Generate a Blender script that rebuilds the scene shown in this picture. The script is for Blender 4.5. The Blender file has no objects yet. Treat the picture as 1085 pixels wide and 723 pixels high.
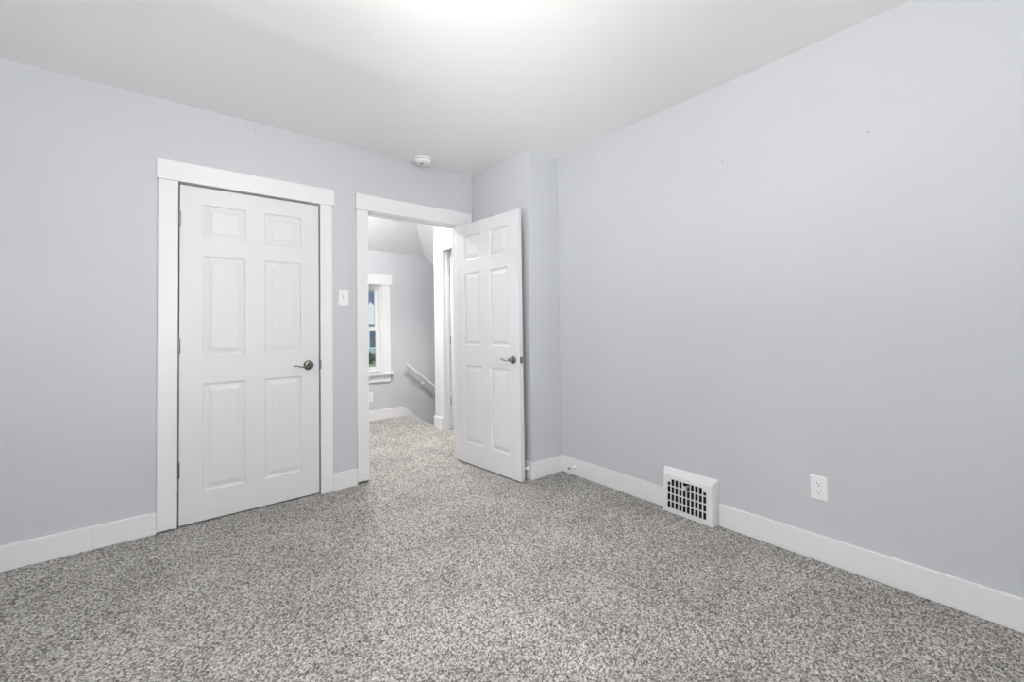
import bpy, bmesh, math, random
import numpy as np
from math import sin, cos, pi, radians
from mathutils import Vector, Matrix

random.seed(7)
C = bpy.context.scene.collection
S = bpy.context.scene

# ------------------------------------------------------------------ camera, sky, light, exposure
H_EYE = 1.1552
cam = bpy.data.cameras.new('camera')
cam.sensor_fit = 'HORIZONTAL'
cam.sensor_width = 36.0
cam.lens = 451.996 / 1085.0 * 36.0
cam.shift_y = (335.382 - 361.5) / 1085.0
cam.clip_start = 0.02
cam.clip_end = 300
cam_o = bpy.data.objects.new('camera', cam)
C.objects.link(cam_o)
R_ = Vector((0.77755778, -0.62864661, -0.01439902))
U_ = Vector((-0.00391115, -0.02773342, 0.9996077))
F_ = Vector((0.62879933, 0.77719643, 0.02402307))
m3 = Matrix((R_, U_, -F_)).transposed()
cam_o.matrix_world = Matrix.Translation((0, 0, H_EYE)) @ m3.to_4x4()
S.camera = cam_o

S.view_settings.view_transform = 'Standard'
S.view_settings.look = 'None'
S.view_settings.exposure = -0.06
S.view_settings.gamma = 1.0
S.view_settings.use_curve_mapping = False
try:
    S.cycles.use_denoising = True
    S.cycles.max_bounces = 14
    S.cycles.diffuse_bounces = 8
    S.cycles.sample_clamp_indirect = 6.0
except Exception:
    pass

SKY = 1.7             # overcast sky
SIDE_W, NEAR_W = 41.0, 47.0             # skylight through the two bedroom windows (W)
SIDE_FILL_W, NEAR_FILL_W = 590.0, 225.0   # unseen fill lamps added outside them, aimed up to brighten the ceiling
ROOM_LAMP = 345.0     # glow of the bedroom lamp's dome
HALL_FILL_LAMP = 610.0     # glow of a dome lamp added, unseen, to brighten the landing
HALL_WIN_W = 6.0     # skylight through the landing's side window
LANDING_FILL_W = 115.0         # unseen downlight added to brighten the landing floor

world = bpy.data.worlds.new('sky')
S.world = world
world.use_nodes = True
nt = world.node_tree
nt.nodes.clear()
wo = nt.nodes.new('ShaderNodeOutputWorld')
bg = nt.nodes.new('ShaderNodeBackground')
tc = nt.nodes.new('ShaderNodeTexCoord')
sep = nt.nodes.new('ShaderNodeSeparateXYZ')
rmp = nt.nodes.new('ShaderNodeValToRGB')
rmp.color_ramp.elements[0].position = 0.0
rmp.color_ramp.elements[0].color = (0.93, 0.96, 1.0, 1)
rmp.color_ramp.elements[1].position = 0.6
rmp.color_ramp.elements[1].color = (0.72, 0.84, 1.0, 1)
nt.links.new(tc.outputs['Generated'], sep.inputs[0])
nt.links.new(sep.outputs['Z'], rmp.inputs[0])
nt.links.new(rmp.outputs[0], bg.inputs['Color'])
bg.inputs['Strength'].default_value = SKY
nt.links.new(bg.outputs[0], wo.inputs[0])


def area_light(name, loc, direction, sx, sz, watts, col=(1, 1, 1)):
    l = bpy.data.lights.new(name, 'AREA')
    l.shape = 'RECTANGLE'
    l.size, l.size_y = sx, sz
    l.energy = watts
    l.color = col
    o = bpy.data.objects.new(name, l)
    C.objects.link(o)
    o.location = loc
    o.rotation_euler = Vector(direction).to_track_quat('-Z', 'Y').to_euler()
    return o


XL, YN = -1.25, -0.68                # unseen walls beside and behind the camera
W2 = (-0.40, 1.00, 0.72, 2.1)        # their window openings
W3 = (-0.60, 0.80, 0.72, 2.1)
area_light('daylight_side', (XL - 0.16, (W2[0] + W2[1]) / 2, (W2[2] + W2[3]) / 2), (1, 0, 0), 1.35, 1.3, SIDE_W, (1.0, 0.99, 0.985))
area_light('daylight_near', ((W3[0] + W3[1]) / 2, YN - 0.16, (W3[2] + W3[3]) / 2), (0, 1, 0), 1.35, 1.3, NEAR_W, (1.0, 0.99, 0.985))
W4 = (4.18, 5.08, 0.75, 2.0)         # landing's side window
area_light('daylight_landing', (-0.56, (W4[0] + W4[1]) / 2, (W4[2] + W4[3]) / 2), (1, 0, 0), 0.85, 1.2, HALL_WIN_W, (1.0, 0.99, 0.98))
area_light('ceiling_fill_side', (XL - 1.1, 0.2, 0.1), (1, 0.25, 1.0), 3.0, 1.5, SIDE_FILL_W, (1.0, 0.975, 0.945))  # added fill lamp, aimed up through the side window at the ceiling
area_light('ceiling_fill_near', (0.4, YN - 1.2, 0.3), (-0.35, 1, 0.75), 2.8, 1.5, NEAR_FILL_W, (1.0, 0.975, 0.945))  # added fill lamp, lifts the left part of ceiling and wall


# ------------------------------------------------------------------ materials
def new_mat(name):
    m = bpy.data.materials.new(name)
    m.use_nodes = True
    return m, m.node_tree, m.node_tree.nodes['Principled BSDF']


def paint(name, col, rough=0.5, bump=0.0, scale=220.0, var=0.0, spec=0.35):
    m, t, p = new_mat(name)
    p.inputs['Base Color'].default_value = (*col, 1)
    p.inputs['Roughness'].default_value = rough
    p.inputs['Specular IOR Level'].default_value = spec
    co = t.nodes.new('ShaderNodeTexCoord')
    if var > 0:
        n = t.nodes.new('ShaderNodeTexNoise')
        n.inputs['Scale'].default_value = 2.3
        n.inputs['Detail'].default_value = 4
        r = t.nodes.new('ShaderNodeValToRGB')
        r.color_ramp.elements[0].position = 0.3
        r.color_ramp.elements[1].position = 0.7
        r.color_ramp.elements[0].color = (*[c * (1 - var) for c in col], 1)
        r.color_ramp.elements[1].color = (*[min(1, c * (1 + var)) for c in col], 1)
        t.links.new(co.outputs['Object'], n.inputs['Vector'])
        t.links.new(n.outputs['Fac'], r.inputs['Fac'])
        t.links.new(r.outputs['Color'], p.inputs['Base Color'])
    if bump > 0:
        n = t.nodes.new('ShaderNodeTexNoise')
        n.inputs['Scale'].default_value = scale
        n.inputs['Detail'].default_value = 3
        b = t.nodes.new('ShaderNodeBump')
        b.inputs['Strength'].default_value = bump
        b.inputs['Distance'].default_value = 0.002
        t.links.new(co.outputs['Object'], n.inputs['Vector'])
        t.links.new(n.outputs['Fac'], b.inputs['Height'])
        t.links.new(b.outputs['Normal'], p.inputs['Normal'])
    return m


def metal(name, col, rough):
    m, t, p = new_mat(name)
    p.inputs['Metallic'].default_value = 1.0
    p.inputs['Roughness'].default_value = rough
    n = t.nodes.new('ShaderNodeTexNoise')
    n.inputs['Scale'].default_value = 90
    r = t.nodes.new('ShaderNodeValToRGB')
    r.color_ramp.elements[0].color = (*[c * 0.85 for c in col], 1)
    r.color_ramp.elements[1].color = (*[min(1, c * 1.12) for c in col], 1)
    co = t.nodes.new('ShaderNodeTexCoord')
    t.links.new(co.outputs['Object'], n.inputs['Vector'])
    t.links.new(n.outputs['Fac'], r.inputs['Fac'])
    t.links.new(r.outputs['Color'], p.inputs['Base Color'])
    return m


def carpet_material():
    m, t, p = new_mat('carpet')
    p.inputs['Roughness'].default_value = 1.0
    p.inputs['Specular IOR Level'].default_value = 0.05
    co = t.nodes.new('ShaderNodeTexCoord')

    def noise(scale, detail, rough=0.5):
        n = t.nodes.new('ShaderNodeTexNoise')
        n.inputs['Scale'].default_value = scale
        n.inputs['Detail'].default_value = detail
        n.inputs['Roughness'].default_value = rough
        t.links.new(co.outputs['Object'], n.inputs['Vector'])
        return n
    tuft = noise(150, 2.0, 0.6)                  # twisted yarn
    vor = t.nodes.new('ShaderNodeTexVoronoi')    # each cell one tuft about a centimetre across, of its own shade
    vor.inputs['Scale'].default_value = 168
    t.links.new(co.outputs['Object'], vor.inputs['Vector'])
    cell = t.nodes.new('ShaderNodeSeparateColor')
    t.links.new(vor.outputs['Color'], cell.inputs[0])
    blend = t.nodes.new('ShaderNodeMix')
    blend.data_type = 'FLOAT'
    blend.inputs[0].default_value = 0.62
    t.links.new(cell.outputs[0], blend.inputs[2])
    t.links.new(tuft.outputs['Fac'], blend.inputs[3])
    ramp = t.nodes.new('ShaderNodeValToRGB')
    e = ramp.color_ramp.elements
    e[0].position = 0.32
    e[0].color = (*CARPET_DARK, 1)
    e[1].position = 0.68
    e[1].color = (*CARPET_LIGHT, 1)
    mid = ramp.color_ramp.elements.new(0.5)
    mid.color = (*CARPET_MID, 1)
    t.links.new(blend.outputs[0], ramp.inputs['Fac'])
    # trodden patches where the pile lies another way
    big = noise(3.2, 3.0)
    bramp = t.nodes.new('ShaderNodeValToRGB')
    bramp.color_ramp.elements[0].position = 0.35
    bramp.color_ramp.elements[0].color = (0.9, 0.9, 0.9, 1)
    bramp.color_ramp.elements[1].position = 0.65
    bramp.color_ramp.elements[1].color = (1.08, 1.08, 1.08, 1)
    t.links.new(big.outputs['Fac'], bramp.inputs['Fac'])
    mul = t.nodes.new('ShaderNodeMix')
    mul.data_type = 'RGBA'
    mul.blend_type = 'MULTIPLY'
    mul.inputs[0].default_value = 1.0
    t.links.new(ramp.outputs['Color'], mul.inputs[6])
    t.links.new(bramp.outputs['Color'], mul.inputs[7])
    t.links.new(mul.outputs[2], p.inputs['Base Color'])
    add = t.nodes.new('ShaderNodeMath')
    add.operation = 'SUBTRACT'
    t.links.new(tuft.outputs['Fac'], add.inputs[0])
    t.links.new(vor.outputs['Distance'], add.inputs[1])
    b = t.nodes.new('ShaderNodeBump')
    b.inputs['Strength'].default_value = 0.4
    b.inputs['Distance'].default_value = 0.004
    t.links.new(add.outputs[0], b.inputs['Height'])
    t.links.new(b.outputs['Normal'], p.inputs['Normal'])
    return m


def glass_material():
    m = bpy.data.materials.new('window_glass')
    m.use_nodes = True
    t = m.node_tree
    t.nodes.clear()
    out = t.nodes.new('ShaderNodeOutputMaterial')
    tr = t.nodes.new('ShaderNodeBsdfTransparent')
    tr.inputs['Color'].default_value = (0.97, 0.985, 0.98, 1)
    gl = t.nodes.new('ShaderNodeBsdfGlossy')
    gl.inputs['Roughness'].default_value = 0.02
    fr = t.nodes.new('ShaderNodeFresnel')
    fr.inputs['IOR'].default_value = 1.45
    mx = t.nodes.new('ShaderNodeMixShader')
    t.links.new(fr.outputs[0], mx.inputs[0])
    t.links.new(tr.outputs[0], mx.inputs[1])
    t.links.new(gl.outputs[0], mx.inputs[2])
    t.links.new(mx.outputs[0], out.inputs[0])
    return m


def lamp_material(name, strength, col):
    m, t, p = new_mat(name)
    p.inputs['Base Color'].default_value = (0.9, 0.9, 0.9, 1)
    p.inputs['Roughness'].default_value = 0.4
    p.inputs['Emission Color'].default_value = (*col, 1)
    p.inputs['Emission Strength'].default_value = strength
    return m


CARPET_DARK = (0.128, 0.121, 0.113)
CARPET_MID = (0.350, 0.335, 0.317)
CARPET_LIGHT = (0.630, 0.606, 0.578)
M = {
    'wall': paint('grey_wall_paint', (0.564, 0.572, 0.602), 0.55, 0.10, 160, 0.012),
    'ceiling': paint('ceiling_paint', (0.85, 0.85, 0.85), 0.8, 0.06, 120),
    'trim': paint('white_trim_paint', (0.77, 0.77, 0.775), 0.35, 0.03, 60),
    'door': paint('white_door_paint', (0.70, 0.70, 0.71), 0.38, 0.02, 80),
    'plastic': paint('white_plastic', (0.82, 0.82, 0.82), 0.3),
    'shell': paint('rough_shell', (0.45, 0.44, 0.42), 0.9),
    'dark': paint('dark_slot', (0.02, 0.02, 0.02), 0.7),
    'duct_shade': paint('duct_shade_paint', (0.014, 0.012, 0.012), 0.7),  # near-black paint stands in for the shade inside the register
    'nickel': metal('satin_nickel', (0.24, 0.228, 0.205), 0.28),
    'hinge': metal('dull_hinge_steel', (0.26, 0.255, 0.25), 0.42),
    'carpet': carpet_material(),
    'glass': glass_material(),
    'grey_led': paint('grey_lens', (0.35, 0.35, 0.36), 0.4),
    'rail': paint('pale_rail_paint', (0.72, 0.725, 0.75), 0.4),
    'siding': paint('blue_siding', (0.40, 0.52, 0.62), 0.7, var=0.08),
    'roof': paint('slate_roof', (0.10, 0.14, 0.22), 0.8, var=0.2),
    'lawn': paint('lawn_grass', (0.25, 0.36, 0.14), 0.95, 0.5, 8, 0.2),
    'shrub': paint('dark_leaves', (0.05, 0.09, 0.05), 0.8, 0.5, 10, 0.3),
}


# ------------------------------------------------------------------ mesh helpers
def box(bm, x0, x1, y0, y1, z0, z1):
    x0, x1 = sorted((x0, x1)); y0, y1 = sorted((y0, y1)); z0, z1 = sorted((z0, z1))
    v = [bm.verts.new(p) for p in ((x0, y0, z0), (x1, y0, z0), (x1, y1, z0), (x0, y1, z0),
                                   (x0, y0, z1), (x1, y0, z1), (x1, y1, z1), (x0, y1, z1))]
    for f in ((0, 3, 2, 1), (4, 5, 6, 7), (0, 1, 5, 4), (1, 2, 6, 5), (2, 3, 7, 6), (3, 0, 4, 7)):
        bm.faces.new([v[i] for i in f])


def hexa(bm, a, b):
    """a, b: two quads of four points, joined into a solid"""
    va = [bm.verts.new(p) for p in a]
    vb = [bm.verts.new(p) for p in b]
    bm.faces.new(va[::-1]); bm.faces.new(vb)
    for i in range(4):
        j = (i + 1) % 4
        bm.faces.new((va[i], va[j], vb[j], vb[i]))


def ring(bm, c, u, v, ru, rv, n):
    return [bm.verts.new(Vector(c) + Vector(u) * (ru * cos(2 * pi * i / n)) + Vector(v) * (rv * sin(2 * pi * i / n))) for i in range(n)]


def lathe(bm, prof, centre, axis, n=32):
    """prof: (radius, height) pairs turned about axis from centre"""
    axis = Vector(axis).normalized()
    u = axis.orthogonal().normalized()
    v = axis.cross(u)
    prev = None
    for r, h in prof:
        cur = ring(bm, Vector(centre) + axis * h, u, v, max(r, 1e-5), max(r, 1e-5), n)
        if prev:
            for i in range(n):
                j = (i + 1) % n
                bm.faces.new((prev[i], prev[j], cur[j], cur[i]))
        else:
            bm.faces.new(cur[::-1])
        prev = cur
    bm.faces.new(prev)


def tube(bm, pts, radii, n=14, flat=1.0):
    """round or flattened tube along pts"""
    pts = [Vector(p) for p in pts]
    prev = None
    for k, p in enumerate(pts):
        d = (pts[min(k + 1, len(pts) - 1)] - pts[max(k - 1, 0)]).normalized()
        u = Vector((0, 0, 1)) - d * d.z
        if u.length < 1e-3:
            u = Vector((0, 1, 0)) - d * d.y
        u.normalize()
        v = d.cross(u)
        r = radii[k] if isinstance(radii, (list, tuple)) else radii
        cur = ring(bm, p, u, v, r * flat, r, n)
        if prev:
            for i in range(n):
                j = (i + 1) % n
                bm.faces.new((prev[i], prev[j], cur[j], cur[i]))
        else:
            bm.faces.new(cur[::-1])
        prev = cur
    bm.faces.new(prev)


def obj(name, bm, mat, parent=None, bevel=0.0, smooth=False, seg=2):
    bmesh.ops.recalc_face_normals(bm, faces=bm.faces[:])
    me = bpy.data.meshes.new(name)
    bm.to_mesh(me)
    bm.free()
    me.materials.append(mat)
    o = bpy.data.objects.new(name, me)
    C.objects.link(o)
    if parent:
        o.parent = parent
    if smooth:
        for p in me.polygons:
            p.use_smooth = True
        e = o.modifiers.new('edges', 'EDGE_SPLIT')
        e.split_angle = radians(38)
    if bevel > 0:
        b = o.modifiers.new('bevel', 'BEVEL')
        b.width = bevel
        b.segments = seg
        b.limit_method = 'ANGLE'
        b.angle_limit = radians(40)
    return o


def boxes(name, lst, mat, parent=None, bevel=0.0):
    bm = bmesh.new()
    for b in lst:
        box(bm, *b)
    return obj(name, bm, mat, parent, bevel)


def tag(o, label, cat, kind=None, group=None):
    o['label'] = label
    o['category'] = cat
    if kind:
        o['kind'] = kind
    if group:
        o['group'] = group
    return o


def empty(name, loc=(0, 0, 0), rz=0.0):
    o = bpy.data.objects.new(name, None)
    C.objects.link(o)
    o.empty_display_size = 0.05
    o.location = loc
    o.rotation_euler = (0, 0, rz)
    return o


def pierced(name, axis, at, thick, a0, a1, z0, z1, holes, mat):
    """a wall slab with rectangular openings; axis 'x' runs along x (plane y=at..at+thick), axis 'y' along y"""
    xs = sorted({a0, a1} | {h[0] for h in holes} | {h[1] for h in holes})
    zs = sorted({z0, z1} | {h[2] for h in holes} | {h[3] for h in holes})
    bm = bmesh.new()

    def inhole(a, z):
        return any(h[0] < a < h[1] and h[2] < z < h[3] for h in holes)
    nx, nz = len(xs) - 1, len(zs) - 1
    solid = [[not inhole((xs[i] + xs[i + 1]) / 2, (zs[k] + zs[k + 1]) / 2) for k in range(nz)] for i in range(nx)]

    def P(a, d, z):
        return (a, at + d, z) if axis == 'x' else (at + d, a, z)
    cache = {}

    def V(a, d, z):
        key = (round(a, 5), round(d, 5), round(z, 5))
        if key not in cache:
            cache[key] = bm.verts.new(P(a, d, z))
        return cache[key]
    for i in range(nx):
        for k in range(nz):
            if not solid[i][k]:
                continue
            A, B, D, E = xs[i], xs[i + 1], zs[k], zs[k + 1]
            for d in (0, thick):
                bm.faces.new((V(A, d, D), V(B, d, D), V(B, d, E), V(A, d, E)))
            if i == 0 or not solid[i - 1][k]:
                bm.faces.new((V(A, 0, D), V(A, thick, D), V(A, thick, E), V(A, 0, E)))
            if i == nx - 1 or not solid[i + 1][k]:
                bm.faces.new((V(B, 0, D), V(B, thick, D), V(B, thick, E), V(B, 0, E)))
            if k == 0 or not solid[i][k - 1]:
                bm.faces.new((V(A, 0, D), V(B, 0, D), V(B, thick, D), V(A, thick, D)))
            if k == nz - 1 or not solid[i][k + 1]:
                bm.faces.new((V(A, 0, E), V(B, 0, E), V(B, thick, E), V(A, thick, E)))
    return obj(name, bm, mat)


# ------------------------------------------------------------------ room shell
YB = 3.210          # wall with the two doors
XR = 2.466          # wall with the register
XC, YC = 2.147, 2.436   # chimney breast in the corner
ZC = 2.524
YF = 5.285          # landing wall with the window
XH = 2.44           # landing wall with the third door
TB = 0.085          # thickness of the door wall
DOOR1 = (0.045, 0.848)      # clear openings
DOOR2 = (1.190, 1.985)

def pile_floor(name, slabs, patches, step, mat):
    """carpet: solid slabs with a tufted pile surface on top of them"""
    rng = np.random.default_rng(5)
    vs, fs, n0 = [], [], 0
    for x0, x1, y0, y1 in patches:
        nx, ny = int((x1 - x0) / step) + 1, int((y1 - y0) / step) + 1
        gx_, gy_ = np.meshgrid(np.linspace(x0, x1, nx), np.linspace(y0, y1, ny), indexing='ij')
        h = rng.random((nx, ny))
        h = 0.75 * h + 0.25 * np.roll(h, 1, 0)
        z = -0.0035 + 0.0085 * h
        j = (rng.random((nx, ny, 2)) - 0.5) * step * 0.7
        j[0] = j[-1] = 0
        j[:, 0] = j[:, -1] = 0
        vs.append(np.stack([gx_ + j[..., 0], gy_ + j[..., 1], z], -1).reshape(-1, 3))
        i = (np.arange(nx - 1)[:, None] * ny + np.arange(ny - 1)[None, :]).ravel() + n0
        fs.append(np.stack([i, i + ny, i + ny + 1, i + 1], -1))
        n0 += nx * ny
    for x0, x1, y0, y1 in slabs:
        z0, z1 = -0.06, -0.004
        vs.append(np.array([(x0, y0, z0), (x1, y0, z0), (x1, y1, z0), (x0, y1, z0), (x0, y0, z1), (x1, y0, z1), (x1, y1, z1), (x0, y1, z1)]))
        fs.append(np.array(((0, 3, 2, 1), (4, 5, 6, 7), (0, 1, 5, 4), (1, 2, 6, 5), (2, 3, 7, 6), (3, 0, 4, 7))) + n0)
        n0 += 8
    v = np.concatenate(vs).astype(np.float32)
    f = np.concatenate(fs).astype(np.int32)
    me = bpy.data.meshes.new(name)
    me.vertices.add(len(v))
    me.vertices.foreach_set('co', v.ravel())
    me.loops.add(f.size)
    me.loops.foreach_set('vertex_index', f.ravel())
    me.polygons.add(len(f))
    me.polygons.foreach_set('loop_start', np.arange(0, f.size, 4, dtype=np.int32))
    me.polygons.foreach_set('use_smooth', np.ones(len(f), dtype=bool))
    me.update(calc_edges=True)
    me.validate()
    me.materials.append(mat)
    o = bpy.data.objects.new(name, me)
    C.objects.link(o)
    return o


o = pile_floor('floor', [(XL - 0.1, XR + 0.1, YN - 0.1, YB + TB), (-0.4, 2.47, YB + TB, YF + 0.01), (2.47, 2.70, 3.40, 4.30)],
               [(XL, XR, YN, YB + TB), (DOOR2[0] - 0.1, 2.47, YB + TB, YF), (-0.4, DOOR2[0] - 0.1, 3.98, YF), (2.44, 2.66, 3.40, 4.30)], 0.0055, M['carpet'])
tag(o, 'mottled grey carpet running through the doorway onto the landing', 'carpet', 'structure')

# ceiling with a faint taped joint
bm = bmesh.new()
prof = [(YN - 0.1, 0), (2.05, 0), (2.13, -0.0022), (2.17, -0.0028), (2.21, -0.0022), (2.29, 0), (YB + TB, 0)]
va = [(bm.verts.new((XL - 0.1, y, ZC + d)), bm.verts.new((XR + 0.1, y, ZC + d)), bm.verts.new((XR + 0.1, y, ZC + 0.12)), bm.verts.new((XL - 0.1, y, ZC + 0.12))) for y, d in prof]
for a, b in zip(va, va[1:]):
    for i in range(4):
        j = (i + 1) % 4
        bm.faces.new((a[i], a[j], b[j], b[i]))
bm.faces.new(va[0]); bm.faces.new(va[-1])
o = obj('ceiling', bm, M['ceiling'])
tag(o, 'flat white painted bedroom ceiling', 'ceiling', 'structure')

HD = 2.047
o = pierced('wall_back', 'x', YB, TB, XL - 0.1, XR + 0.1, 0.0, ZC,
            [(DOOR1[0] - 0.018, DOOR1[1] + 0.018, -1, HD + 0.018), (-0.040, DOOR1[0] - 0.018, -1, 0.025), (DOOR2[0] - 0.018, DOOR2[1] + 0.018, -1, HD + 0.018),
             (1.101, DOOR2[0] - 0.018, -1, 0.035)], M['wall'])
tag(o, 'pale grey wall holding the closed door and the open doorway', 'wall', 'structure')
o = pierced('wall_right', 'y', XR, 0.1, YN - 0.1, YB, 0.0, ZC, [], M['wall'])
tag(o, 'long bare pale grey wall with the floor register', 'wall', 'structure')
bm = bmesh.new()
box(bm, XC, XR, YC, YB, 0, ZC)
o = obj('wall_chase', bm, M['wall'], bevel=0.004)
tag(o, 'grey boxed-out corner chase behind the open door', 'wall', 'structure')
o = pierced('wall_left', 'y', XL - 0.12, 0.12, YN, YB, 0.0, ZC, [W2], M['wall'])
tag(o, 'grey wall with a window, outside the frame', 'wall', 'structure')
o = pierced('wall_near', 'x', YN - 0.12, 0.12, XL - 0.12, XR + 0.1, 0.0, ZC, [W3], M['wall'])
tag(o, 'grey wall with a window behind the camera', 'wall', 'structure')

# landing shell
WIN = (1.36, 2.139, 0.600, 1.714)
ZS = -2.75
o = pierced('wall_far', 'x', YF, 0.12, -0.5, 4.85, ZS, 3.0, [WIN], M['wall'])
tag(o, 'pale grey landing wall with window and stair handrail', 'wall', 'structure')
D3 = (3.48, 4.243)
o = pierced('wall_hall_right', 'y', XH, 0.12, YB + TB, 4.42, -0.06, 3.0, [(D3[0] - 0.018, D3[1] + 0.018, -1, 2.03 + 0.018)], M['wall'])
tag(o, 'landing side wall pierced by the third door', 'wall', 'structure')
o = boxes('wall_stairwell', [(XH + 0.12, 4.85, 4.32, 4.42, ZS, 3.0), (4.75, 4.85, 4.42, YF, ZS, 3.0), (XH + 0.03, XH + 0.12, 4.33, 4.42, ZS, 0.0)], M['wall'])
tag(o, 'stairwell side wall around the descending stairs', 'wall', 'structure')
o = pierced('wall_hall_left', 'y', -0.52, 0.12, 3.98, YF, -0.06, 3.0, [W4], M['wall'])
tag(o, 'landing end wall with a side window, out of view', 'wall', 'structure')
o = boxes('wall_hall_near', [(-0.52, 1.03, 3.9, 3.98, -0.06, 3.0), (0.95, 1.03, YB + TB, 3.9, -0.06, 3.0)], M['wall'])
tag(o, 'landing wall beside the closet, outside the view', 'wall', 'structure')
o = boxes('wall_closet', [(XL - 0.1, XL, YB + TB, 3.9, 0, ZC), (XL - 0.1, 0.95, YB + TB, 3.9, ZC, ZC + 0.08)], M['shell'])
tag(o, 'closet end wall and lid behind the closed door', 'wall', 'structure')

o = boxes('wall_light_stop', [(2.66, 2.72, 3.36, 4.32, -0.06, 2.2), (XH + 0.12, 2.66, 3.36, 3.40, -0.06, 2.2), (XH + 0.12, 2.66, 3.40, 4.32, 2.12, 2.2)], M['shell'])  # added unseen to stop light leaking in under the landing door
tag(o, 'added wall closing out sky light behind the landing door', 'wall', 'structure')

# landing ceiling: two roof slopes meeting in a hip over the window wall
SA, SB, XK, ZK, ZT = 0.65, 0.857, 2.742, 2.147, 2.56


def hall_z(x, y):
    return min(ZT, ZK + SA * (YF - y), ZK + SB * (XK - x))


bm = bmesh.new()
yT = YF - (ZT - ZK) / SA
xT = XK - (ZT - ZK) / SB
y0, xl, xr = YB + TB, -0.5, 4.85
zr = ZK - SB * (xr - XK)
P = {'a': (xl, y0, ZT), 'b': (xT, y0, ZT), 'c': (xT, yT, ZT), 'd': (xl, yT, ZT), 'e': (xl, YF, ZK), 'f': (XK, YF, ZK),
     'g': (xr, y0, zr), 'h': (xr, YF, zr)}
V = {k: bm.verts.new(p) for k, p in P.items()}
T = {k: bm.verts.new((p[0], p[1], p[2] + 0.1)) for k, p in P.items()}
fs = (('a', 'b', 'c', 'd'), ('d', 'c', 'f', 'e'), ('b', 'g', 'h', 'f', 'c'))
for f in fs:
    bm.faces.new([V[k] for k in f])
    bm.faces.new([T[k] for k in f][::-1])
loop = ('a', 'b', 'g', 'h', 'f', 'e', 'd')
for i in range(len(loop)):
    k, l = loop[i], loop[(i + 1) % len(loop)]
    bm.faces.new((V[k], V[l], T[l], T[k]))
o = obj('ceiling_hall', bm, M['ceiling'])
tag(o, 'white sloping landing ceiling with a hip crease above the stairs', 'ceiling', 'structure')

# carpeted stairs going down behind the landing wall
st = empty('stairs', (2.47, 4.42, 0))
bm = bmesh.new()
for i in range(9):
    x = 0.235 * i
    box(bm, x, x + 0.255, 0.0, YF - 4.42, -0.196 * (i + 1) - 0.3, -0.196 * (i + 1))
obj('steps', bm, M['carpet'], st, 0.012)
bm = bmesh.new()
box(bm, -0.03, 0.0, 0.0, YF - 4.42, -0.50, -0.061)
obj('top_riser', bm, M['carpet'], st)
tag(st, 'carpeted stairs descending from the landing behind the white corner', 'stairs', 'structure')

# ------------------------------------------------------------------ door casings, jambs, baseboards
def casing_x(name, yf, d, x0, x1, lw, rw, h0, h1, hx0, hx1, legbot, jamb, label):
    """flat board casing on the near face of a wall running along x; x0, x1 the clear opening"""
    r = empty(name, ((x0 + x1) / 2, yf, 0))
    cx = (x0 + x1) / 2

    def bx(nm, a, b, y0_, y1_, z0_, z1_, bev):
        return boxes(nm, [(a - cx, b - cx, y0_ - yf, y1_ - yf, z0_, z1_)], M['trim'], r, bev)
    bx('casing_leg', *lw, yf - d, yf, legbot, h0, 0.0025)
    bx('casing_leg', *rw, yf - d, yf, legbot if jamb else 0.0, h0, 0.0025)
    bx('casing_head', hx0, hx1, yf - d - 0.006, yf, h0, h1, 0.0025)
    j = jamb
    bx('jamb', x0 - 0.018, x0, yf, yf + TB, legbot if jamb else 0.0, HD + 0.018, 0.001)
    bx('jamb', x1, x1 + 0.018, yf, yf + TB, 0, HD + 0.018, 0.001)
    bx('head_jamb', x0, x1, yf, yf + TB, HD, HD + 0.018, 0.001)
    if j:
        bx('door_stop_strip', x0, x0 + 0.011, yf + 0.04, yf + 0.07, 0, HD, 0.001)
        bx('door_stop_strip', x1 - 0.006, x1, yf + 0.05, yf + 0.078, 0, HD, 0.001)
        bx('door_stop_strip', x0, x1, yf + 0.04, yf + 0.07, HD - 0.011, HD, 0.001)
    tag(r, label, 'door casing', 'structure')
    return r


casing_x('trim_1', YB, 0.018, *DOOR1, (-0.043, 0.050), (0.843, 0.925), 2.047, 2.163, -0.050, 0.938, 0.011, False,
         'white flat board casing around the closed door')
casing_x('trim_2', YB, 0.018, *DOOR2, (1.099, 1.187), (1.988, 2.075), 2.053, 2.172, 1.092, 2.128, 0.022, True,
         'white flat board casing around the open doorway')
# casing of the landing door, on the end of the landing wall
r = empty('trim_3', (XH, 4.243, 0))
boxes('casing_leg', [(-0.018, 0, -0.004, 0.177, 0, 2.03)], M['trim'], r, 0.0025)
boxes('casing_leg', [(-0.018, 0, D3[0] - 4.243 - 0.09, D3[0] - 4.243 + 0.004, 0, 2.03)], M['trim'], r, 0.0025)
boxes('casing_head', [(-0.023, 0, D3[0] - 4.243 - 0.095, 0.177, 2.03, 2.16)], M['trim'], r, 0.0025)
boxes('corner_board', [(-0.018, 0.12, 0.177, 0.189, 0, 2.40)], M['trim'], r, 0.0025)
boxes('jamb', [(0, 0.12, 0, 0.018, 0, 2.03)], M['trim'], r, 0.001)
boxes('jamb', [(0, 0.12, D3[0] - 4.243 - 0.018, D3[0] - 4.243, 0, 2.03)], M['trim'], r, 0.001)
boxes('head_jamb', [(0, 0.12, D3[0] - 4.243, 0, 2.03, 2.048)], M['trim'], r, 0.001)
boxes('door_stop_strip', [(0.035, 0.07, -0.011, 0, 0, 2.03)], M['trim'], r, 0.001)
tag(r, 'bright white casing of the third door out on the landing', 'door casing', 'structure')

BH, BT = 0.125, 0.015


def baseboard(name, label, lst):
    bm = bmesh.new()
    for b in lst:
        box(bm, *b)
    o = obj(name, bm, M['trim'], None, 0.004)
    tag(o, label, 'baseboard', 'structure')
    return o


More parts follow.
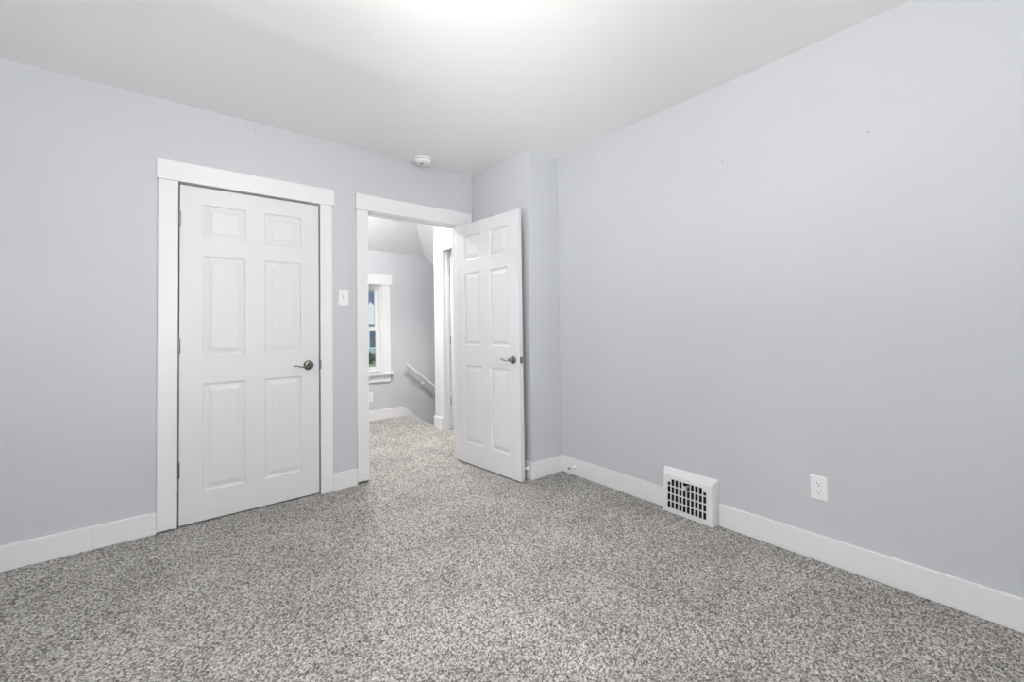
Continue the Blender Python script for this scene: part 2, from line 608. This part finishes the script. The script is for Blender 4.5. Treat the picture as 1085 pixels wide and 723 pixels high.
baseboard('baseboard_back', 'white baseboard length at the frame edge, butted against its neighbour', [(XL, -0.3054, YB - BT, YB, 0, 0.126)])
baseboard('baseboard_back', 'short white baseboard beside the closed door casing, seamed at one end', [(-0.305, -0.043, YB - BT - 0.001, YB, 0, 0.124)])
baseboard('baseboard_back', 'short white baseboard between the closed door and the doorway', [(0.925, 1.099, YB - BT, YB, 0, 0.124)])
baseboard('baseboard_chase', 'white baseboard round the grey corner chase', [(XC - BT, XC, YC - BT, YB - 0.02, 0, BH), (XC, XR - BT, YC - BT, YC, 0, BH)])
baseboard('baseboard_right', 'white baseboard from the corner chase to the floor register', [(XR - BT, XR, 1.527, YC, 0, 0.124)])
baseboard('baseboard_right', 'white baseboard from the floor register past the wall outlet', [(XR - BT, XR, YN, 1.182, 0, 0.126)])
baseboard('baseboard_left', 'white baseboard under the unseen side window', [(XL, XL + BT, YN, YB - BT, 0, 0.125)])
baseboard('baseboard_near', 'white baseboard behind the camera', [(XL + BT, XR - BT, YN, YN + BT, 0, 0.125)])
baseboard('baseboard_light_stop', 'added landing-side baseboard, unseen, blocking light behind the doorway casing', [(1.03, DOOR2[0] - 0.018, YB + TB, YB + TB + 0.015, 0, 0.125)])  # added to keep landing light out of the gap under the casing
# landing baseboard turning into the sloping stair skirt
bm = bmesh.new()
sl = 0.83


def slab(bm, pts, ya, yb):
    a = [bm.verts.new((x, ya, z)) for x, z in pts]
    b = [bm.verts.new((x, yb, z)) for x, z in pts]
    bm.faces.new(a); bm.faces.new(b[::-1])
    n = len(pts)
    for i in range(n):
        bm.faces.new((a[i], b[i], b[(i + 1) % n], a[(i + 1) % n]))


slab(bm, [(-0.4, 0), (2.47, 0), (2.47, -0.10), (4.6, -0.10 - sl * 2.13), (4.6, 0.125 - sl * 2.18), (2.42, 0.125), (-0.4, 0.125)], YF - 0.016, YF)
o = obj('baseboard_hall', bm, M['trim'], None, 0.003)
tag(o, 'white landing baseboard below the window turning down along the stairs', 'baseboard', 'structure')
o = boxes('baseboard_post', [(XH - 0.032, XH - 0.018, 4.252, 4.446, 0, 0.137), (XH - 0.018, XH + 0.1, 4.432, 4.446, 0, 0.137)], M['trim'], None, 0.003)
tag(o, 'short white baseboard block at the foot of the landing corner', 'baseboard', 'structure')


# ------------------------------------------------------------------ doors
def panel_face(bm, W, H, y, s, panels):
    """moulded six-panel face at local y; s = +1 when the recess goes towards +y"""
    xs = sorted({0, W} | {p[0] for p in panels} | {p[1] for p in panels})
    zs = sorted({0, H} | {p[2] for p in panels} | {p[3] for p in panels})
    cache = {}

    def V(x, z):
        k = (round(x, 5), round(z, 5))
        if k not in cache:
            cache[k] = bm.verts.new((x, y, z))
        return cache[k]
    # loops: rim drop, groove, raised field
    loops = [(0.0, 0.0), (0.0025, 0.0065), (0.012, 0.0095), (0.016, 0.0095), (0.042, 0.0030), (0.0435, 0.0015)]
    for i in range(len(xs) - 1):
        for k in range(len(zs) - 1):
            a, b, c, d = xs[i], xs[i + 1], zs[k], zs[k + 1]
            cx, cz = (a + b) / 2, (c + d) / 2
            pan = [p for p in panels if p[0] < cx < p[1] and p[2] < cz < p[3]]
            if not pan:
                bm.faces.new((V(a, c), V(b, c), V(b, d), V(a, d)))
                continue
            prev = [V(a, c), V(b, c), V(b, d), V(a, d)]
            for off, dep in loops[1:]:
                cur = [bm.verts.new(q) for q in ((a + off, y + s * dep, c + off), (b - off, y + s * dep, c + off),
                                                (b - off, y + s * dep, d - off), (a + off, y + s * dep, d - off))]
                for m in range(4):
                    n = (m + 1) % 4
                    bm.faces.new((prev[m], prev[n], cur[n], cur[m]))
                prev = cur
            bm.faces.new(prev)
    return cache


def lever_set(root, W, zc, back, side, label=None):
    """rosette and wave lever; side -1 = on the local -y face, +1 on the other face"""
    h = empty('door_handle', (W - 0.068, 0 if side < 0 else back, zc))
    h.parent = root
    s = side
    bm = bmesh.new()
    lathe(bm, [(0.033, 0.0), (0.0335, 0.003), (0.032, 0.007), (0.026, 0.011), (0.016, 0.0135), (0.0125, 0.018), (0.011, 0.03), (0.0125, 0.038), (0.012, 0.046), (0.007, 0.050)], (0, 0, 0), (0, s, 0), 36)
    obj('rosette', bm, M['nickel'], h, smooth=True)
    bm = bmesh.new()
    pts, rad = [], []
    n = 22
    for i in range(n + 1):
        t = i / n
        x = 0.008 - 0.112 * t
        z = -0.001 - 0.0095 * sin(t * pi * 1.0) + 0.014 * max(0, t - 0.35) / 0.65 * (1 - 0.55 * max(0, (t - 0.75) / 0.25) ** 2) - 0.004 * max(0, (t - 0.8) / 0.2)
        yy = s * (0.043 + 0.008 * sin(t * pi) - 0.004 * t)
        pts.append((x, yy, z))
        rad.append(0.0075 + 0.0050 * sin(min(1, t * 1.4) * pi / 2) - 0.0030 * t if t < 0.93 else 0.0095 - 0.075 * (t - 0.93))
    tube(bm, pts, rad, 16, 0.40)
    obj('lever', bm, M['nickel'], h, smooth=True)
    return h


PANELS = [(0.115, 0.335, 0.173, 0.823), (0.443, 0.662, 0.173, 0.823),
          (0.115, 0.335, 0.992, 1.603), (0.443, 0.662, 0.992, 1.603),
          (0.115, 0.335, 1.709, 1.918), (0.443, 0.662, 1.709, 1.918)]


def make_door(name, loc, rz, W, H, label, handles=(-1,), hinges=True, T=0.035, hinge_z=(0.325, 1.06, 1.815), plate=True):
    r = empty(name, loc, rz)
    k = W / 0.777
    pn = [(a * k, b * k, c, d) for a, b, c, d in PANELS]
    bm = bmesh.new()
    f = panel_face(bm, W, H, 0.0, 1, pn)
    g = panel_face(bm, W, H, T, -1, pn)
    xs = sorted({q[0] for q in f}); zs = sorted({q[1] for q in f})
    for a, b in zip(xs, xs[1:]):
        for z in (zs[0], zs[-1]):
            bm.faces.new((f[(a, z)], f[(b, z)], g[(b, z)], g[(a, z)]))
    for a, b in zip(zs, zs[1:]):
        for x in (xs[0], xs[-1]):
            bm.faces.new((f[(x, a)], f[(x, b)], g[(x, b)], g[(x, a)]))
    obj('door_leaf', bm, M['door'], r)
    for s in handles:
        lever_set(r, W, 0.895, T, s)
    if plate:
        bm = bmesh.new()
        box(bm, W - 0.0005, W + 0.0012, T / 2 - 0.0125, T / 2 + 0.0125, 0.895 - 0.028, 0.895 + 0.028)
        pl = obj('latch_plate', bm, M['nickel'], r, 0.0005)
        bm = bmesh.new()
        slab2 = [(W, T / 2 - 0.006, 0.884), (W, T / 2 + 0.006, 0.884), (W, T / 2 + 0.006, 0.906), (W, T / 2 - 0.006, 0.906)]
        tip = [(W + 0.003, T / 2 - 0.006, 0.884), (W + 0.009, T / 2 + 0.006, 0.884), (W + 0.009, T / 2 + 0.006, 0.906), (W + 0.003, T / 2 - 0.006, 0.906)]
        hexa(bm, slab2, tip)
        obj('latch_bolt', bm, M['nickel'], pl)
    if hinges:
        for z in hinge_z:
            bm = bmesh.new()
            lathe(bm, [(0.0052, -0.046), (0.0064, -0.045), (0.0064, 0.045), (0.0052, 0.046)], (-0.002, -0.0055, z), (0, 0, 1), 14)
            for zz in (-0.027, -0.009, 0.009, 0.027):
                lathe(bm, [(0.0067, zz - 0.0006), (0.0067, zz + 0.0006)], (-0.002, -0.0055, z), (0, 0, 1), 14)
            box(bm, -0.0025, -0.0005, -0.004, 0.028, z - 0.045, z + 0.045)
            obj('hinge', bm, M['hinge'], r, smooth=True)
    tag(r, label, 'door', 'structure')
    return r


d1 = make_door('door_1', (0.0575, YB - 0.004, 0.012), 0, 0.777, 2.022, 'closed white six-panel door with nickel lever')
th = math.atan2(2.423 - 3.190, 2.027 - 1.963)
d2 = make_door('door_2', (1.963, 3.190, 0.012), th, 0.770, 2.022, 'white six-panel door standing open against the corner chase', handles=(-1, 1), hinges=False)
d3 = make_door('door_3', (XH + 0.084, D3[1] - 0.003, 0.012), -pi / 2, 0.757, 2.012, 'white door recessed in the bright landing casing', handles=(-1,), plate=False, hinge_z=(0.3, 1.0, 1.78))

# strike plate in the closed door's jamb
o = boxes('strike_plate', [(0.8365, 0.8475, YB - 0.0195, YB - 0.0175, 0.877, 0.934)], M['hinge'])
tag(o, 'small dark metal strike plate beside the closed door lever', 'strike plate')

# ------------------------------------------------------------------ windows
def make_window(name, loc, rz, w, h, label, depth=0.12):
    """double-hung sash; local x across, y outwards through the wall, z up; origin at the middle of the sill"""
    r = empty(name, loc, rz)
    a = w / 2

    def part(nm, lst, m='trim', bev=0.0025, par=None):
        return boxes(nm, lst, M[m], par or r, bev)
    part('casing_leg', [(-a - 0.104, -a + 0.004, -0.018, 0, 0, h)])
    part('casing_leg', [(a - 0.004, a + 0.104, -0.018, 0, 0, h)])
    part('casing_head', [(-a - 0.126, a + 0.126, -0.026, 0, h, h + 0.13)])
    part('stool', [(-a - 0.133, a + 0.133, -0.050, 0.0, -0.034, 0), (-a, a, 0, 0.055, -0.034, 0)], bev=0.004)
    part('apron', [(-a - 0.104, a + 0.104, -0.017, 0, -0.125, -0.034)])
    part('jamb_lining', [(-a, -a + 0.016, 0, depth, 0, h), (a - 0.016, a, 0, depth, 0, h), (-a + 0.016, a - 0.016, 0, depth, h - 0.016, h), (-a, a, 0.055, depth, -0.03, 0.0)], bev=0.001)
    part('stop_bead', [(-a + 0.016, -a + 0.030, 0.022, 0.036, 0, h - 0.016), (a - 0.030, a - 0.016, 0.022, 0.036, 0, h - 0.016), (-a + 0.030, a - 0.030, 0.022, 0.036, h - 0.036, h - 0.016)], bev=0.001)
    hm = h * 0.492
    for nm, y0_, z0_, z1_, bb, tb in (('sash_lower', 0.040, 0.0, hm + 0.02, 0.07, 0.042), ('sash_upper', 0.072, hm - 0.02, h - 0.016, 0.042, 0.05)):
        x = a - 0.018
        s = part(nm, [(-x, -x + 0.048, y0_, y0_ + 0.03, z0_, z1_), (x - 0.048, x, y0_, y0_ + 0.03, z0_, z1_),
                      (-x + 0.048, x - 0.048, y0_, y0_ + 0.03, z0_, z0_ + bb), (-x + 0.048, x - 0.048, y0_, y0_ + 0.03, z1_ - tb, z1_)], bev=0.002)
        part('pane', [(-x + 0.046, x - 0.046, y0_ + 0.013, y0_ + 0.017, z0_ + bb - 0.002, z1_ - tb + 0.002)], 'glass', 0, s)
    tag(r, label, 'window', 'structure')
    return r


make_window('window_1', ((WIN[0] + WIN[1]) / 2, YF, WIN[2]), 0, WIN[1] - WIN[0], WIN[3] - WIN[2], 'white-cased landing window beyond the doorway')
make_window('window_2', (XL, (W2[0] + W2[1]) / 2, W2[2]), pi / 2, W2[1] - W2[0], W2[3] - W2[2], 'white bedroom window in the unseen side wall')
make_window('window_4', (-0.40, (W4[0] + W4[1]) / 2, W4[2]), pi / 2, W4[1] - W4[0], W4[3] - W4[2], 'white landing side window, out of view')
make_window('window_3', ((W3[0] + W3[1]) / 2, YN, W3[2]), pi, W3[1] - W3[0], W3[3] - W3[2], 'white bedroom window behind the camera')
# ------------------------------------------------------------------ small fittings
def lamp(loc, strength, label):
    r = empty('ceiling_light', loc)
    bm = bmesh.new()
    lathe(bm, [(0.082, 0.0), (0.085, -0.005), (0.085, -0.030), (0.074, -0.034)], (0, 0, 0), (0, 0, 1), 48)
    obj('pan', bm, M['trim'], r, smooth=True)
    bm = bmesh.new()
    lathe(bm, [(0.070, -0.030), (0.069, -0.040), (0.063, -0.053), (0.049, -0.064), (0.03, -0.071), (0.012, -0.0735), (0.0, -0.074)], (0, 0, 0), (0, 0, 1), 48)
    obj('glass_dome', bm, lamp_material('lit_opal_glass', strength, (1.0, 0.97, 0.94)), r, smooth=True)
    bm = bmesh.new()
    lathe(bm, [(0.0, -0.092), (0.006, -0.090), (0.009, -0.083), (0.007, -0.076), (0.004, -0.0735)], (0, 0, 0), (0, 0, 1), 20)
    obj('finial', bm, M['nickel'], r, smooth=True)
    tag(r, label, 'ceiling light')
    return r


lamp((0.54, 1.18, ZC), ROOM_LAMP, 'round opal flush light on the bedroom ceiling')
lamp((1.50, 4.10, ZT), HALL_FILL_LAMP, 'added round opal flush light, unseen, brightening the landing')

# recessed downlight added out of view to lift the landing carpet
r = empty('landing_fill_downlight', (2.20, 4.20, ZT))
bm = bmesh.new()
n = 40
prof = [(0.085, 0.0), (0.083, -0.006), (0.066, -0.007), (0.058, -0.001)]
rings = [ring(bm, (0, 0, h), (1, 0, 0), (0, 1, 0), q, q, n) for q, h in prof]
for A, B in zip(rings, rings[1:]):
    for i in range(n):
        bm.faces.new((A[i], A[(i + 1) % n], B[(i + 1) % n], B[i]))
obj('trim_ring', bm, M['trim'], r, smooth=True)
bm = bmesh.new()
lathe(bm, [(0.057, -0.002), (0.04, -0.004), (0.0, -0.0045)], (0, 0, 0), (0, 0, 1), 32)
obj('lens', bm, lamp_material('lit_lens', 4.0, (1.0, 0.95, 0.9)), r, smooth=True)
l = bpy.data.lights.new('landing_fill_beam', 'SPOT')
l.energy = LANDING_FILL_W
l.color = (1.0, 0.955, 0.90)
l.spot_size = radians(95)
l.spot_blend = 0.7
l.shadow_soft_size = 0.05
q = bpy.data.objects.new('landing_fill_beam', l)
C.objects.link(q)
q.parent = r
q.location = (0, 0, -0.065)
tag(r, 'added recessed downlight, out of view, brightening the landing carpet', 'downlight')

# smoke detector
r = empty('smoke_detector', (1.600, 3.095, ZC))
bm = bmesh.new()
lathe(bm, [(0.068, 0), (0.0695, -0.004), (0.0695, -0.012), (0.066, -0.015)], (0, 0, 0), (0, 0, 1), 48)
obj('mounting_base', bm, M['plastic'], r, smooth=True)
bm = bmesh.new()
lathe(bm, [(0.058, -0.015), (0.058, -0.019), (0.064, -0.020), (0.063, -0.031), (0.054, -0.044), (0.040, -0.050), (0.0, -0.051)], (0, 0, 0), (0, 0, 1), 48)
obj('cover', bm, M['plastic'], r, smooth=True)
bm = bmesh.new()
for i in range(24):
    a = 2 * pi * i / 24
    c, s = cos(a), sin(a)
    u = Vector((c, s, 0)); t = Vector((-s, c, 0))
    pts = [u * 0.0565 + t * 0.0045, u * 0.0588 + t * 0.0045, u * 0.0588 - t * 0.0045, u * 0.0565 - t * 0.0045]
    hexa(bm, [p + Vector((0, 0, -0.0195)) for p in pts], [p + Vector((0, 0, -0.0155)) for p in pts])
obj('vent_slots', bm, M['dark'], r)
bm = bmesh.new()
lathe(bm, [(0.015, -0.0505), (0.015, -0.053), (0.013, -0.054)], (-0.014, -0.012, 0), (0, 0, 1), 24)
obj('test_button', bm, M['grey_led'], r, smooth=True)
bm = bmesh.new()
lathe(bm, [(0.0028, -0.0505), (0.0025, -0.0525)], (0.02, -0.02, 0), (0, 0, 1), 12)
obj('indicator_lens', bm, M['grey_led'], r)
tag(r, 'round white smoke detector on the ceiling above the doorway', 'smoke detector')


def screw(parent, x, z, y, rot=0.3):
    bm = bmesh.new()
    lathe(bm, [(0.0034, 0), (0.003, 0.0012), (0.0, 0.0014)], (x, y, z), (0, -1, 0), 16)
    o = obj('screw', bm, M['plastic'], parent, smooth=True)
    return o


def cover_plate(parent, w, h, t):
    bm = bmesh.new()
    a, b = w / 2, h / 2
    hexa(bm, [(-a, 0, -b), (a, 0, -b), (a, 0, b), (-a, 0, b)], [(-a + 0.003, -t, -b + 0.003), (a - 0.003, -t, -b + 0.003), (a - 0.003, -t, b - 0.003), (-a + 0.003, -t, b - 0.003)])
    return obj('cover_plate', bm, M['plastic'], parent, 0.0012)


# light switch
r = empty('light_switch', (1.006, YB, 1.386))
cover_plate(r, 0.074, 0.119, 0.006)
tg = boxes('toggle_slot', [(-0.0065, 0.0065, -0.0066, -0.0058, -0.0125, 0.0125)], M['grey_led'], r)
bm = bmesh.new()
hexa(bm, [(-0.005, -0.006, -0.009), (0.005, -0.006, -0.009), (0.005, -0.006, 0.004), (-0.005, -0.006, 0.004)],
     [(-0.004, -0.020, -0.017), (0.004, -0.020, -0.017), (0.004, -0.0185, -0.010), (-0.004, -0.0185, -0.010)])
obj('toggle', bm, M['plastic'], r, 0.0008)
screw(r, 0, 0.030, -0.006); screw(r, 0, -0.030, -0.006)
tag(r, 'white toggle light switch between the closed door and the doorway', 'light switch')


def outlet(loc, rz, label):
    r = empty('wall_outlet', loc, rz)
    cover_plate(r, 0.073, 0.118, 0.0065)
    for zc in (0.0195, -0.0195):
        bm = bmesh.new()
        n = 28
        pts = []
        for i in range(n):
            a = 2 * pi * i / n
            pts.append((max(-0.0145, min(0.0145, 0.0172 * cos(a))), 0.0172 * sin(a) * 0.86))
        va = [bm.verts.new((x, -0.0062, zc + z)) for x, z in pts]
        vb = [bm.verts.new((x, -0.0085, zc + z)) for x, z in pts]
        bm.faces.new(va); bm.faces.new(vb)
        for i in range(n):
            bm.faces.new((va[i], va[(i + 1) % n], vb[(i + 1) % n], vb[i]))
        rc = obj('receptacle', bm, M['plastic'], r, 0.0004)
        bm = bmesh.new()
        box(bm, -0.0075, -0.0052, -0.0087, -0.0080, zc + 0.001, zc + 0.0095)
        box(bm, 0.0052, 0.0072, -0.0087, -0.0080, zc + 0.0018, zc + 0.0088)
        lathe(bm, [(0.0028, 0.0), (0.0028, 0.0007)], (0, -0.0080, zc - 0.0065), (0, -1, 0), 14)
        obj('slots', bm, M['dark'], rc)
    screw(r, 0, 0, -0.0065)
    tag(r, label, 'outlet')
    return r


outlet((XR, 0.695, 0.350), -pi / 2, 'white double outlet low on the long grey wall')
outlet((1.974, YF, 0.292), 0, 'white wall outlet under the landing window')

# baseboard floor register
r = empty('floor_register', (XR, 1.354, 0))
yc = 1.354
back = [(0.0, 1.183 - yc, 0.001), (0.0, 1.525 - yc, 0.001), (0.0, 1.525 - yc, 0.258), (0.0, 1.183 - yc, 0.258)]
front = [(-0.062, 1.196 - yc, 0.001), (-0.062, 1.509 - yc, 0.001), (-0.050, 1.503 - yc, 0.226), (-0.050, 1.203 - yc, 0.226)]
inner = [(-0.062, 1.228 - yc, 0.026), (-0.062, 1.481 - yc, 0.026), (-0.0525, 1.476 - yc, 0.205), (-0.0525, 1.232 - yc, 0.205)]
bm = bmesh.new()
L = [[bm.verts.new(p) for p in q] for q in (back, front, inner)]
for A, B in zip(L, L[1:]):
    for i in range(4):
        j = (i + 1) % 4
        bm.faces.new((A[i], A[j], B[j], B[i]))
obj('frame', bm, M['trim'], r, 0.0025)
boxes('damper_shade', [(-0.014, -0.008, -0.144, 0.141, 0.008, 0.218), (-0.046, -0.014, -0.144, -0.137, 0.008, 0.218), (-0.046, -0.014, 0.134, 0.141, 0.008, 0.218), (-0.046, -0.014, -0.137, 0.134, 0.008, 0.014), (-0.046, -0.014, -0.137, 0.134, 0.212, 0.218)], M['duct_shade'], r)  # damper and lining painted dark as the cavity's shade
bm = bmesh.new()
NCOL, NROW = 10, 4
gy0, gy1, gz0, gz1 = 1.230 - yc, 1.479 - yc, 0.026, 0.205


def gx(z):
    return -0.062 + (z - 0.026) / (0.205 - 0.026) * 0.0095 + 0.003


def bar(bm, ya, yb, za, zb, t=0.004):
    hexa(bm, [(gx(za), ya, za), (gx(za), yb, za), (gx(zb), yb, zb), (gx(zb), ya, zb)],
         [(gx(za) + t, ya, za), (gx(za) + t, yb, za), (gx(zb) + t, yb, zb), (gx(zb) + t, ya, zb)])


pw = (gy1 - gy0) / NCOL
ph = (gz1 - gz0) / NROW
for i in range(NCOL + 1):
    y = gy0 + pw * i
    if i == NCOL // 2:
        bar(bm, y - 0.0032, y + 0.0032, gz0, gz1 - ph)
    else:
        bar(bm, y - 0.0032, y + 0.0032, gz0, gz1)
for k in range(NROW + 1):
    z = gz0 + ph * k
    bar(bm, gy0, gy1, z - 0.0030, z + 0.0030, 0.0045)
for i in (0, NCOL - 1):
    bar(bm, gy0 + pw * i, gy0 + pw * (i + 1), gz1 - ph * 0.5, gz1, 0.0042)
obj('grille', bm, M['trim'], r)
bm = bmesh.new()
hexa(bm, [(-0.016, -0.001, 0.176), (-0.016, 0.007, 0.176), (-0.016, 0.007, 0.180), (-0.016, -0.001, 0.180)], [(-0.058, -0.004, 0.170), (-0.058, 0.010, 0.174), (-0.058, 0.010, 0.186), (-0.058, -0.004, 0.180)])
hexa(bm, [(-0.058, -0.004, 0.170), (-0.058, 0.010, 0.174), (-0.058, 0.010, 0.186), (-0.058, -0.004, 0.180)], [(-0.078, -0.007, 0.176), (-0.078, 0.013, 0.182), (-0.078, 0.013, 0.194), (-0.078, -0.007, 0.188)])
obj('damper_lever', bm, M['plastic'], r, smooth=True)
for yy in (gy0 + pw * 0.5, gy1 - pw * 0.5):
    bm = bmesh.new()
    z = gz1 - ph * 0.28
    lathe(bm, [(0.0052, -0.001), (0.0048, 0.0012), (0.0, 0.0022)], (gx(z), yy, z), (-1, 0, 0), 16)
    obj('screw', bm, M['plastic'], r, smooth=True)
tag(r, 'white baseboard floor register with a dark slotted grille', 'floor register')


def doorstop(loc, rz, L_, label):
    """rigid stop standing out along local -y"""
    r = empty('door_stopper', loc, rz)
    bm = bmesh.new()
    lathe(bm, [(0.017, 0), (0.017, 0.003), (0.014, 0.007), (0.009, 0.016), (0.0065, 0.022)], (0, 0, 0), (0, -1, 0), 20)
    obj('base', bm, M['plastic'], r, smooth=True)
    bm = bmesh.new()
    pts = [(0, -0.010 - (L_ - 0.022) * i / 8, 0.0012 * sin(i * 1.3)) for i in range(9)]
    tube(bm, pts, 0.0062, 12)
    obj('rod', bm, M['plastic'], r, smooth=True)
    bm = bmesh.new()
    lathe(bm, [(0.0075, L_ - 0.018), (0.0105, L_ - 0.014), (0.0105, L_ - 0.003), (0.007, L_)], (0, 0, 0), (0, -1, 0), 20)
    obj('rubber_tip', bm, M['grey_led'], r, smooth=True)
    tag(r, label, 'door stop')
    return r


doorstop((XR - BT, 2.285, 0.068), -pi / 2, 0.072, 'small white door stop on the baseboard near the inner corner')
doorstop((XC - BT, 2.475, 0.078), -pi / 2, 0.052, 'small white door stop squeezed behind the open door')

# nails left in the walls
for loc, ax, lab in (((0.444, YB, 2.462), (0, -1, 0), 'tiny nail high on the wall above the closed door'),
                     ((XR, 1.112, 2.080), (-1, 0, 0), 'tiny nail in the long grey wall, nearer the corner chase'),
                     ((XR, 0.464, 2.012), (-1, 0, 0), 'tiny nail in the long grey wall, above the outlet')):
    r = empty('wall_nail', loc)
    bm = bmesh.new()
    lathe(bm, [(0.0012, 0), (0.0012, 0.004), (0.0034, 0.005), (0.0034, 0.006), (0.0, 0.0062)], (0, 0, 0), ax, 14)
    bm2 = obj('nail_head', bm, M['hinge'], r)
    tag(r, lab, 'nail')

# stair handrail on the landing wall
r = empty('handrail', (2.434, YF, 0.68))
dz = -0.826
bm = bmesh.new()
n = 30
pts = [(2.1 * i / n, -0.08, dz * 2.1 * i / n) for i in range(n + 1)]
tube(bm, pts, 0.0215, 20)
obj('rail', bm, M['rail'], r, smooth=True)
dirv = Vector((-1, 0, -dz)).normalized()
bm = bmesh.new()
lathe(bm, [(0.0215, 0), (0.0212, 0.004), (0.017, 0.009), (0.008, 0.012), (0.0, 0.0125)], (0, -0.08, 0), dirv, 20)
obj('end_cap', bm, M['trim'], r, smooth=True)
for x in (0.26, 1.15, 1.95):
    z = dz * x
    bm = bmesh.new()
    lathe(bm, [(0.026, 0), (0.025, 0.005), (0.010, 0.008)], (x, 0, z - 0.075), (0, -1, 0), 20)
    tube(bm, [(x, -0.006, z - 0.075), (x, -0.045, z - 0.072), (x, -0.072, z - 0.055), (x, -0.080, z - 0.022)], 0.007, 12)
    obj('bracket', bm, M['trim'], r, smooth=True)
tag(r, 'pale round handrail sloping down the landing wall', 'handrail')

# ------------------------------------------------------------------ outside the landing window
bm = bmesh.new()
g = []
for i in range(25):
    row = []
    for j in range(25):
        x, y = -20 + 60 * i / 24, 6.5 + 60 * j / 24
        row.append(bm.verts.new((x, y, -2.8 + 1.75 * min(1, max(0, (y - 7) / 11)) + 0.05 * sin(x * 1.3) * cos(y * 0.9))))
    g.append(row)
for i in range(24):
    for j in range(24):
        bm.faces.new((g[i][j], g[i + 1][j], g[i + 1][j + 1], g[i][j + 1]))
o = obj('lawn', bm, M['lawn'], smooth=True)
tag(o, 'bright green lawn outside the landing window', 'lawn', 'structure')

r = empty('neighbour_house', (10.9, 28.0, -1.1))
boxes('walls', [(-3.0, 3.6, 0, 6.0, 0, 2.6)], M['siding'], r)
bm = bmesh.new()
slab(bm, [(-3.5, 2.5), (4.1, 2.5), (0.3, 5.0)], -0.4, 6.4)
obj('roof', bm, M['roof'], r)
bm = bmesh.new()
slab(bm, [(-1.3, 2.5), (1.5, 2.5), (-0.6, 4.0)], -0.55, -0.41)
obj('gable_panel', bm, M['trim'], r)
for x in (-2.2, -0.55, 1.4):
    f = boxes('window_frame', [(x, x + 1.1, -0.06, 0.0, 0.9, 2.2)], M['trim'], r)
    boxes('window_pane', [(x + 0.1, x + 1.0, -0.075, -0.06, 1.0, 2.1)], M['roof'], f)
boxes('corner_board', [(-0.75, -0.62, -0.05, 0, 0, 2.5)], M['trim'], r)
tag(r, 'blue-grey house with a slate roof outside the landing window', 'house')

for (x, y, sx, lab) in ((8.85, 24.0, 0.75, 'dark round shrub in front of the blue-grey house'),
                        (6.2, 25.5, 1.1, 'broad dark shrub beyond the lawn, out of view'),
                        (3.4, 24.5, 0.9, 'low dark shrub beyond the lawn, out of view'),
                        (0.8, 26.0, 1.2, 'wide dark shrub at the far end of the lawn, out of view')):
    r = empty('garden_shrub', (x, y, -1.1))
    bm = bmesh.new()
    for i in range(420):
        a, b = random.uniform(0, 2 * pi), random.uniform(-0.3, 1.0)
        q = Vector((cos(a) * math.sqrt(max(0, 1 - b * b)), sin(a) * math.sqrt(max(0, 1 - b * b)), b)) * random.uniform(0.7, 1.0)
        c = Vector((q.x * sx, q.y * sx, 0.45 + q.z * 0.42))
        u = Vector((random.uniform(-1, 1), random.uniform(-1, 1), random.uniform(-1, 1))).normalized() * 0.12
        v = u.orthogonal().normalized() * 0.07
        f = [bm.verts.new(c + k) for k in (u, v, -u, -v)]
        bm.faces.new(f)
    obj('leaves', bm, M['shrub'], r)
    bm = bmesh.new()
    tube(bm, [(0, 0, -0.05), (0.02, 0, 0.3), (0, 0.02, 0.6)], [0.05, 0.04, 0.02], 8)
    obj('trunk', bm, M['shell'], r)
    tag(r, lab, 'shrub')

for (x, y, hh, lab) in ((5.0, 34.0, 6.5, 'tall leafy tree behind the lawn, out of view'), (0.5, 36.0, 7.5, 'taller leafy tree further along the lawn, out of view'),
                        (-5.0, 33.0, 6.0, 'leafy tree at the end of the lawn, out of view')):
    r = empty('garden_tree', (x, y, -1.1))
    bm = bmesh.new()
    tube(bm, [(0, 0, -0.1), (0.05, 0, hh * 0.3), (-0.05, 0.05, hh * 0.75)], [0.2, 0.15, 0.06], 10)
    obj('trunk', bm, M['shell'], r)
    bm = bmesh.new()
    for i in range(900):
        a, b = random.uniform(0, 2 * pi), random.uniform(-1, 1)
        q = Vector((cos(a) * math.sqrt(1 - b * b), sin(a) * math.sqrt(1 - b * b), b)) * random.uniform(0.55, 1.0)
        c = Vector((q.x * hh * 0.33, q.y * hh * 0.33, hh * 0.66 + q.z * hh * 0.36))
        u = Vector((random.uniform(-1, 1), random.uniform(-1, 1), random.uniform(-1, 1))).normalized() * 0.34
        v = u.orthogonal().normalized() * 0.2
        bm.faces.new([bm.verts.new(c + k) for k in (u, v, -u, -v)])
    obj('leaves', bm, M['shrub'], r)
    tag(r, lab, 'tree')
